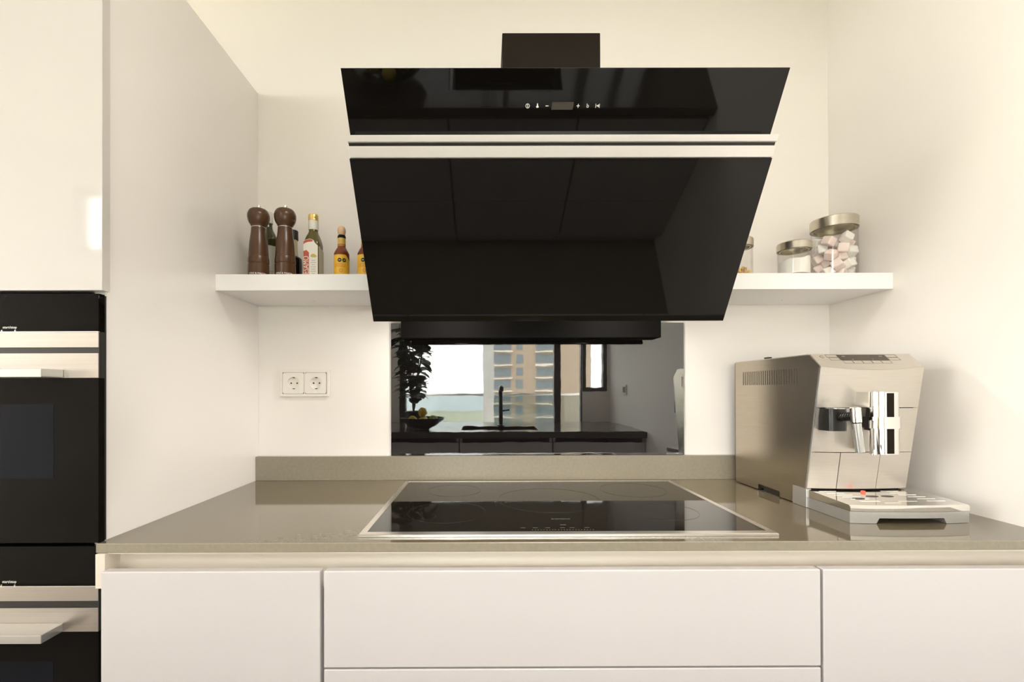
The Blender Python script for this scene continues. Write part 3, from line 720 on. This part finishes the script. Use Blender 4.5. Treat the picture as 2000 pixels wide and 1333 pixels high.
# front fascia, upper and lower
def face_y(x, z): return -.4245-bow(x)+(.3372-z)*.1700
def fascia(z0, z1, dz=lambda x: 0, th=.012):
    return lambda x: [(face_y(x, z0), z0), (face_y(x, z1), z1+dz(x)), (face_y(x, z1)+th, z1+dz(x)), (face_y(x, z0)+th, z0)]
obj('upper_fascia', shellx(fascia(.2424, .3366, lambda x: -bow(x)*.8), mx0+.001, mx1-.001), m_coff, t, smooth=30)
obj('lower_fascia', shellx(fascia(.1366, .2405), mx0+.001, mx1-.001), m_coff, t, smooth=30)
obj('lower_fascia', shellx(fascia(.0475, .1350), mx0+.001, .6745, 4), m_coff, t, smooth=30)
obj('container_front', shellx(fascia(.0475, .1350), .6762, .7680, 8), m_coff, t, smooth=30)
obj('lower_fascia', shellx(fascia(.0475, .1354), .7690, mx1-.001, 6), m_coff, t, smooth=30)
obj('corner_post', prism([(face_y(mx0, .3366)-.001, .3366), (face_y(mx0, .0475)-.001, .0475), (face_y(mx0, .0475)+.004, .0475), (face_y(mx0, .3366)+.004, .3366)], mx0-.0003, mx0+.0012), m_silver, t, smooth=None)
# vents
bm = bmesh.new()
for i in range(25):
    y0 = -.1055-i*.00985; box(bm, (mx0-.0004, y0-.0014, .2975), (mx0+.002, y0+.0014, .3365))
obj('vent_slots', bm, m_groove, t, smooth=None)
# dispensing spout
sx, sy = .7195, -.446
def rr(x0, x1, y0, y1, z0, z1, rad, seg=8, nm=None):
    bm = bmesh.new(); P = []
    for cx, cy, a in ((x1-rad, y1-rad, 0), (x0+rad, y1-rad, 90), (x0+rad, y0+rad, 180), (x1-rad, y0+rad, 270)):
        for k in range(seg+1):
            q = math.radians(a+90*k/seg); P.append((cx+rad*math.cos(q), cy+rad*math.sin(q)))
    A = [bm.verts.new((x, y, z0)) for x, y in P]; Bq = [bm.verts.new((x, y, z1)) for x, y in P]; n = len(P)
    bm.faces.new(A[::-1]); bm.faces.new(Bq)
    for i in range(n): bm.faces.new((A[i], A[(i+1) % n], Bq[(i+1) % n], Bq[i]))
    return bm
sp = obj('spout', rr(.6915, .7525, -.482, -.405, .1420, .2785, .024, 10), m_chrome, t)
obj('spout_band', rr(.6880, .7545, -.4845, -.405, .1985, .2235, .025, 10), m_chrome, sp)
obj('spout_dark_reflection', rr(.7125, .7280, -.4828, -.47, .2240, .2760, .0008, 2), m_dark, sp)  # dark reflection in the chrome, put on as thin dark strips
obj('spout_dark_reflection', rr(.7125, .7280, -.4828, -.47, .1440, .1980, .0008, 2), m_dark, sp)
for dx in (-.014, .014): obj('spout_tip', cyl(bmesh.new(), (.7190+dx, -.455, .1422), (.7190+dx, -.455, .1385), .006), m_chrome, sp)
# steam connector and wand
c = obj('steam_connector', rr(.6180, .6590, -.443, -.400, .1900, .2405, .008, 5), m_black, t)
bm = cyl(bmesh.new(), (.642, -.446, .222), (.652, -.470, .226), .0085)
obj('connector_cap', rr(.628, .655, -.4435, -.41, .2400, .2420, .005, 4), m_silver, c)
obj('elbow_joint', bm, m_black, c)
bm = bmesh.new()
for i in range(6): tube(bm, [(.6420+i*.0016, -.444-i*.0045, .2222+i*.0006), (.6425+i*.0016, -.446-i*.0045, .2223+i*.0006)], .0100, 20)
obj('ribbed_sleeve', bm, m_black, c)
w = obj('steam_wand', tube(bmesh.new(), [(.6520, -.474, .2105), (.6600, -.474, .1470)], [.0088, .0086], 28), m_silver, t)
obj('wand_collar', tube(bmesh.new(), [(.6520, -.474, .2080), (.6517, -.474, .2125)], .0082, 28), m_dark, w)
obj('wand_head', tube(bmesh.new(), [(.6517, -.474, .2125), (.6497, -.474, .2440), (.6496, -.474, .2455)], [.0104, .0100, .0085], 28), m_chrome, w)
# drip tray
def tray_y(x): s = (x-.612)/(.868-.612)*2-1; return -.5050-.0085*(1-s*s)
def trayb(x):
    return [(tray_y(x), .0005 if (x < .664 or x > .800) else .0135), (tray_y(x), .0250), (-.3250, .0250), (-.3250, .0005)] if False else None
bm = bmesh.new(); N = 40; rows = []
xs = [.612+(.866-.612)*i/N for i in range(N+1)]
def notch(x):
    if x <= .664 or x >= .812: return .0006
    if x < .670: return .0006+(x-.664)/.006*.0115
    if x > .806: return .0006+(.812-x)/.006*.0115
    return .0121
xs = sorted(set([round(v, 4) for v in xs]+[.664, .670, .806, .812]))
for x in xs:
    f = tray_y(x); rows.append([bm.verts.new(p) for p in ((x, f, notch(x)), (x, f, .0255), (x, -.376, .0255), (x, -.376, .0006), (x, f+.03, notch(x)))])
for A, Bq in zip(rows, rows[1:]):
    for k in range(5): bm.faces.new((A[k], A[(k+1) % 5], Bq[(k+1) % 5], Bq[k]))
bm.faces.new(rows[0]); bm.faces.new(rows[-1][::-1])
tr = obj('drip_tray', bm, m_silver, t, smooth=30)
obj('tray_cheek', prism([(-.3262, .0006), (-.3262, .0462), (-.3735, .0462), (-.3755, .0420), (-.3755, .0006)], mx0-.0012, mx0+.012, .0006), m_silver, tr)
rows = []; bm = bmesh.new()
for i in range(N+1):
    x = .6125+(.8665-.6125)*i/N; f = tray_y(x)-.0008; rows.append([bm.verts.new(p) for p in ((x, f, .0262), (x, f-.0003, .0350), (x, f+.004, .0385), (x, -.368, .0440), (x, -.368, .0262))])
for A, Bq in zip(rows, rows[1:]):
    for k in range(5): bm.faces.new((A[k], A[(k+1) % 5], Bq[(k+1) % 5], Bq[k]))
bm.faces.new(rows[0]); bm.faces.new(rows[-1][::-1])
cg = obj('cup_grate', bm, m_chrome, tr, smooth=30)
gz = lambda y: .0385+(-.50-y)*(-.0055)/.132*-1 if False else .0385+(y+.501)*(.0055/.133)
gm = lambda u, v, w: (u, v, gz(v)+w+.0001)
bm = bmesh.new()
for i in range(6):
    y0 = -.392-i*.0165
    for (a, b) in ((.628, .668), (.775, .815)): join(bm, rect_on(gm, a+i*.006, y0-.0012, b+i*.006, y0+.0012, .0004))
for (a, b, y0) in ((.66, .70, -.478), (.74, .78, -.478), (.70, .735, -.490)): join(bm, rect_on(gm, a, y0-.0012, b, y0+.0012, .0004))
obj('grate_slots', bm, m_white, cg, smooth=None)
for (a, b) in ((.671, -.455), (.716, -.437), (.751, -.437)):
    bm = bmesh.new(); n = 20; P = [(a+.014*math.cos(2*math.pi*i/n), b+.0065*math.sin(2*math.pi*i/n)) for i in range(n)]
    obj('cup_hole', poly_on(gm, P, .0006), m_black, cg, smooth=None)
obj('level_float', lathe([(0, .0420), (.0045, .0420), (.0048, .0460), (.0035, .0470), (0, .0472)], .722, -.405, 24), m_red_glow, cg)  # tray float, with the red glare put in as its own emission

# ================================================================== window-side kitchen run (seen mirrored in the black glass)
t = thing('sink_worktop', 'dark worktop below the window with a black sink cut in', 'worktop', (-.35, -2.12, -.045))
x0, x1, ya, yb = -1.75, XR, -2.655, -1.70; sx0, sx1, sya, syb = -.34, .22, -2.16, -1.82
bm = bmesh.new()
for a, b in (((x0, ya), (sx0, yb)), ((sx1, ya), (x1, yb)), ((sx0, ya), (sx1, sya)), ((sx0, syb), (sx1, yb))): box(bm, (a[0], a[1], -.045), (b[0], b[1], 0))
m_dq = M('dark_stone_worktop', (.06, .052, .045), .12, noise=((.075, .065, .055), 90, (1, 1, 1)))
obj('slab', bm, m_dq, t, smooth=None)
bm = bmesh.new(); g = .004
box(bm, (sx0, sya, -.20), (sx1, syb, -.195)); box(bm, (sx0, sya, -.195), (sx0+g, syb, -.001)); box(bm, (sx1-g, sya, -.195), (sx1, syb, -.001)); box(bm, (sx0+g, sya, -.195), (sx1-g, sya+g, -.001)); box(bm, (sx0+g, syb-g, -.195), (sx1-g, syb, -.001))
obj('sink_bowl', bm, m_black, t, smooth=None)
t = thing('kitchen_tap', 'black upright kitchen tap standing behind the sink', 'tap', (-.04, -2.20, 0))
obj('base', lathe([(0, .0003), (.028, .0003), (.028, .006), (.017, .010), (0, .010)], -.04, -2.22, 32), m_black, t)
obj('spout', tube(bmesh.new(), [(-.04, -2.22, .01), (-.04, -2.22, .28), (-.04, -2.213, .293), (-.04, -2.195, .30), (-.04, -2.02, .30), (-.04, -2.01, .296), (-.04, -2.005, .28)], .016, 20), m_black, t)
obj('lever', tube(bmesh.new(), [(-.024, -2.22, .12), (.03, -2.22, .13)], .006, 12), m_black, t)
for i, (a, b, lb) in enumerate(((-1.74, -.94, 'white base unit below the window at the fruit bowl end'), (-.935, -.345, 'white base unit below the window left of the sink'), (-.34, .30, 'white base unit below the sink'), (.305, XR-.002, 'white base unit below the window by the right wall'))):
    t = thing('base_cabinet', lb, 'cabinet', ((a+b)/2, -2.2, FL), 'window side base units')
    bm = bmesh.new(); box(bm, (a, -2.65, -.82), (a+.018, -1.742, -.046)); box(bm, (b-.018, -2.65, -.82), (b, -1.742, -.046)); box(bm, (a+.018, -2.65, -.82), (b-.018, -1.742, -.80)); box(bm, (a+.018, -2.65, -.80), (b-.018, -2.64, -.046))
    obj('carcass', bm, m_lac, t, smooth=None)
    obj('plinth', B((a, -1.80, FL), (b, -1.78, -.82)), m_lac, t, smooth=None)
    for z0, z1 in ((-.255, -.075), (-.53, -.259), (-.815, -.534)): obj('drawer_front', B((a+.002, -1.741, z0), (b-.002, -1.722, z1), .002), m_lac, t)
tag(obj('roller_blind', B((-.925, YW+.004, .715), (.690, YW+.007, 1.62)), M('blind_fabric', (.55, .50, .44), .8, noise=((.57, .52, .46), 200, (1, 1, 1)))), 'cream roller blind drawn halfway down the wide window above the sink', 'blind')
tag(obj('roller_blind', B((.710, YW+.004, .725), (.920, YW+.007, 1.57)), bpy.data.materials['blind_fabric']), 'narrow cream roller blind on the small window by the right wall', 'blind')
# plant
t = thing('potted_plant', 'leafy dark green plant in a black pot by the window', 'plant', (-.74, -2.25, 0))
obj('pot', lathe([(0, .0005), (.055, .0005), (.075, .11), (.079, .115), (.074, .118), (.068, .10), (0, .10)], -.74, -2.25, 40), m_bowl, t)
bm = bmesh.new(); lf = bmesh.new(); R = random.Random(3)
for s in range(10):
    a = R.uniform(0, 6.28); l = R.uniform(.5, .78); tip = Vector((-.74+.10*math.cos(a), -2.25+.10*math.sin(a), .10+l)); b0 = Vector((-.74, -2.25, .10))
    tube(bm, [b0, b0.lerp(tip, .5)+Vector((0, 0, .03)), tip], .004, 8)
    for k in range(15):
        q = .2+.8*k/14; p = b0.lerp(tip, q); az = R.uniform(0, 6.28); ln = R.uniform(.10, .17); wd = ln*.34; dr = R.uniform(-.35, .5)
        d = Vector((math.cos(az), math.sin(az), dr)).normalized(); sd = d.cross(Vector((0, 0, 1))).normalized(); nn = sd.cross(d)
        rows = []
        for j in range(6):
            u = j/5; ww = wd*math.sin(math.pi*min(1, u*.94+.03))**.8; c = p+d*ln*u-Vector((0, 0, 1))*.25*ln*u*u
            rows.append([lf.verts.new(c-sd*ww+nn*.15*ww), lf.verts.new(c), lf.verts.new(c+sd*ww+nn*.15*ww)])
        for A, Bq in zip(rows, rows[1:]): lf.faces.new((A[0], A[1], Bq[1], Bq[0])); lf.faces.new((A[1], A[2], Bq[2], Bq[1]))
obj('stems', bm, m_leaf, t); obj('foliage', lf, m_leaf, t)
bx, by = -.62, -1.90
tag(obj('fruit_bowl', lathe([(0, .0005), (.05, .0005), (.055, .006)] + smoothprof([(.055, .008), (.10, .03), (.150, .070), (.165, .085)], 4) + [(.161, .087)] + smoothprof([(.161, .085), (.145, .072), (.097, .034), (.05, .014)], 4) + [(0, .012)], bx, by, 56), m_bowl), 'wide dark bowl holding fruit on the window worktop', 'bowl')
fr = [(-.075, 0, .060, 0), (.0, .045, .052, 1), (.005, -.045, .052, 0), (.075, .01, .060, 1), (.0, .0, .118, 0)]
for i, (dx, dy, dz, k) in enumerate(fr):
    lb = ('yellow lemon at the left side of the dark fruit bowl', 'green apple at the back of the dark fruit bowl', 'yellow lemon at the front of the dark fruit bowl', 'green apple at the right side of the dark fruit bowl', 'yellow lemon on top of the fruit pile')[i]
    nm, mt = (('lemon', m_lemon), ('apple', m_apple))[k]; r = .034
    bm = lathe(smoothprof([(0, -r*1.15), (r*.3, -r), (r*.9, -r*.45), (r, 0), (r*.9, r*.5), (r*.35, r*.95), (0, r*(1.15 if k == 0 else .85))], 4), 0, 0, 28)
    o = obj(nm, bm, mt, base=(0, 0, 0)); o.location = (bx+dx, by-dy, dz+.008); o.rotation_euler = ((1.3, .3, i) if k == 0 else (.2, .1, i)); tag(o, lb, nm, 'fruit in the dark bowl')
# outlet on the right wall
t = thing('wall_socket', 'white upright double socket on the right wall by the window', 'socket', (XR-.001, -2.19, .25))
obj('frame', B((XR-.010, -2.232, .245), (XR-.0005, -2.150, .325), .002), m_sock, t)
for dy in (-.018, .018): obj('socket_insert', rr(XR-.0115, XR-.009, -2.191+dy-.013, -2.191+dy+.013, .262, .308, .001, 2), m_dim, t)

# ================================================================== outside: balcony and town
t = thing('balcony', 'concrete balcony with a glass railing outside the window', 'balcony', (-1, -3.5, -1.15))
obj('floor_slab', B((-5.2, -4.3, -1.15), (1.6, YW-.11, -.98)), m_conc, t, smooth=None)
obj('railing_glass', B((-5.2, -4.22, -.975), (1.6, -4.208, .215)), m_rglass, t, smooth=None)
obj('handrail', B((-5.2, -4.235, .216), (1.6, -4.195, .240), .003), m_steel, t)
obj('post', B((-.19, -4.16, -.98), (-.06, -4.04, 2.3)), m_conc, t, smooth=None)
def tower(x0, y0, w, floors, cols, label, zb=-27):
    t = thing('apartment_tower', label, 'building', (x0+w/2, y0-8, zb))
    H = floors*3.0
    obj('wall', B((x0, y0-16, zb), (x0+w, y0, zb+H)), m_brick, t, smooth=None)
    obj('roof', B((x0-.3, y0-16.3, zb+H), (x0+w+.3, y0+.3, zb+H+.6)), m_conc, t, smooth=None)
    for f in range(floors):
        z = zb+f*3.0
        for (cx, cw, bal) in cols:
            obj('window', B((x0+cx, y0, z+.6), (x0+cx+cw, y0+.05, z+2.6)), m_twin, t, smooth=None)
            if bal: obj('balcony', B((x0+cx-.3, y0+.06, z-.05), (x0+cx+cw+.3, y0+1.5, z+.25)), m_conc, t, smooth=None)
tower(.3, -106, 24, 16, [(.8, 4.6, True), (6.6, 1.6, False), (11.2, 4.8, True)], 'brown brick apartment tower with pale balconies across the water')
struct('trim_1', B((-900, -620, -27.2), (900, -6, -27)), m_land).name = 'ground_outside'
o = struct('trim_2', B((-4000, -6000, -27.6), (4000, -620, -27.3)), m_sea); o.name = 'sea'
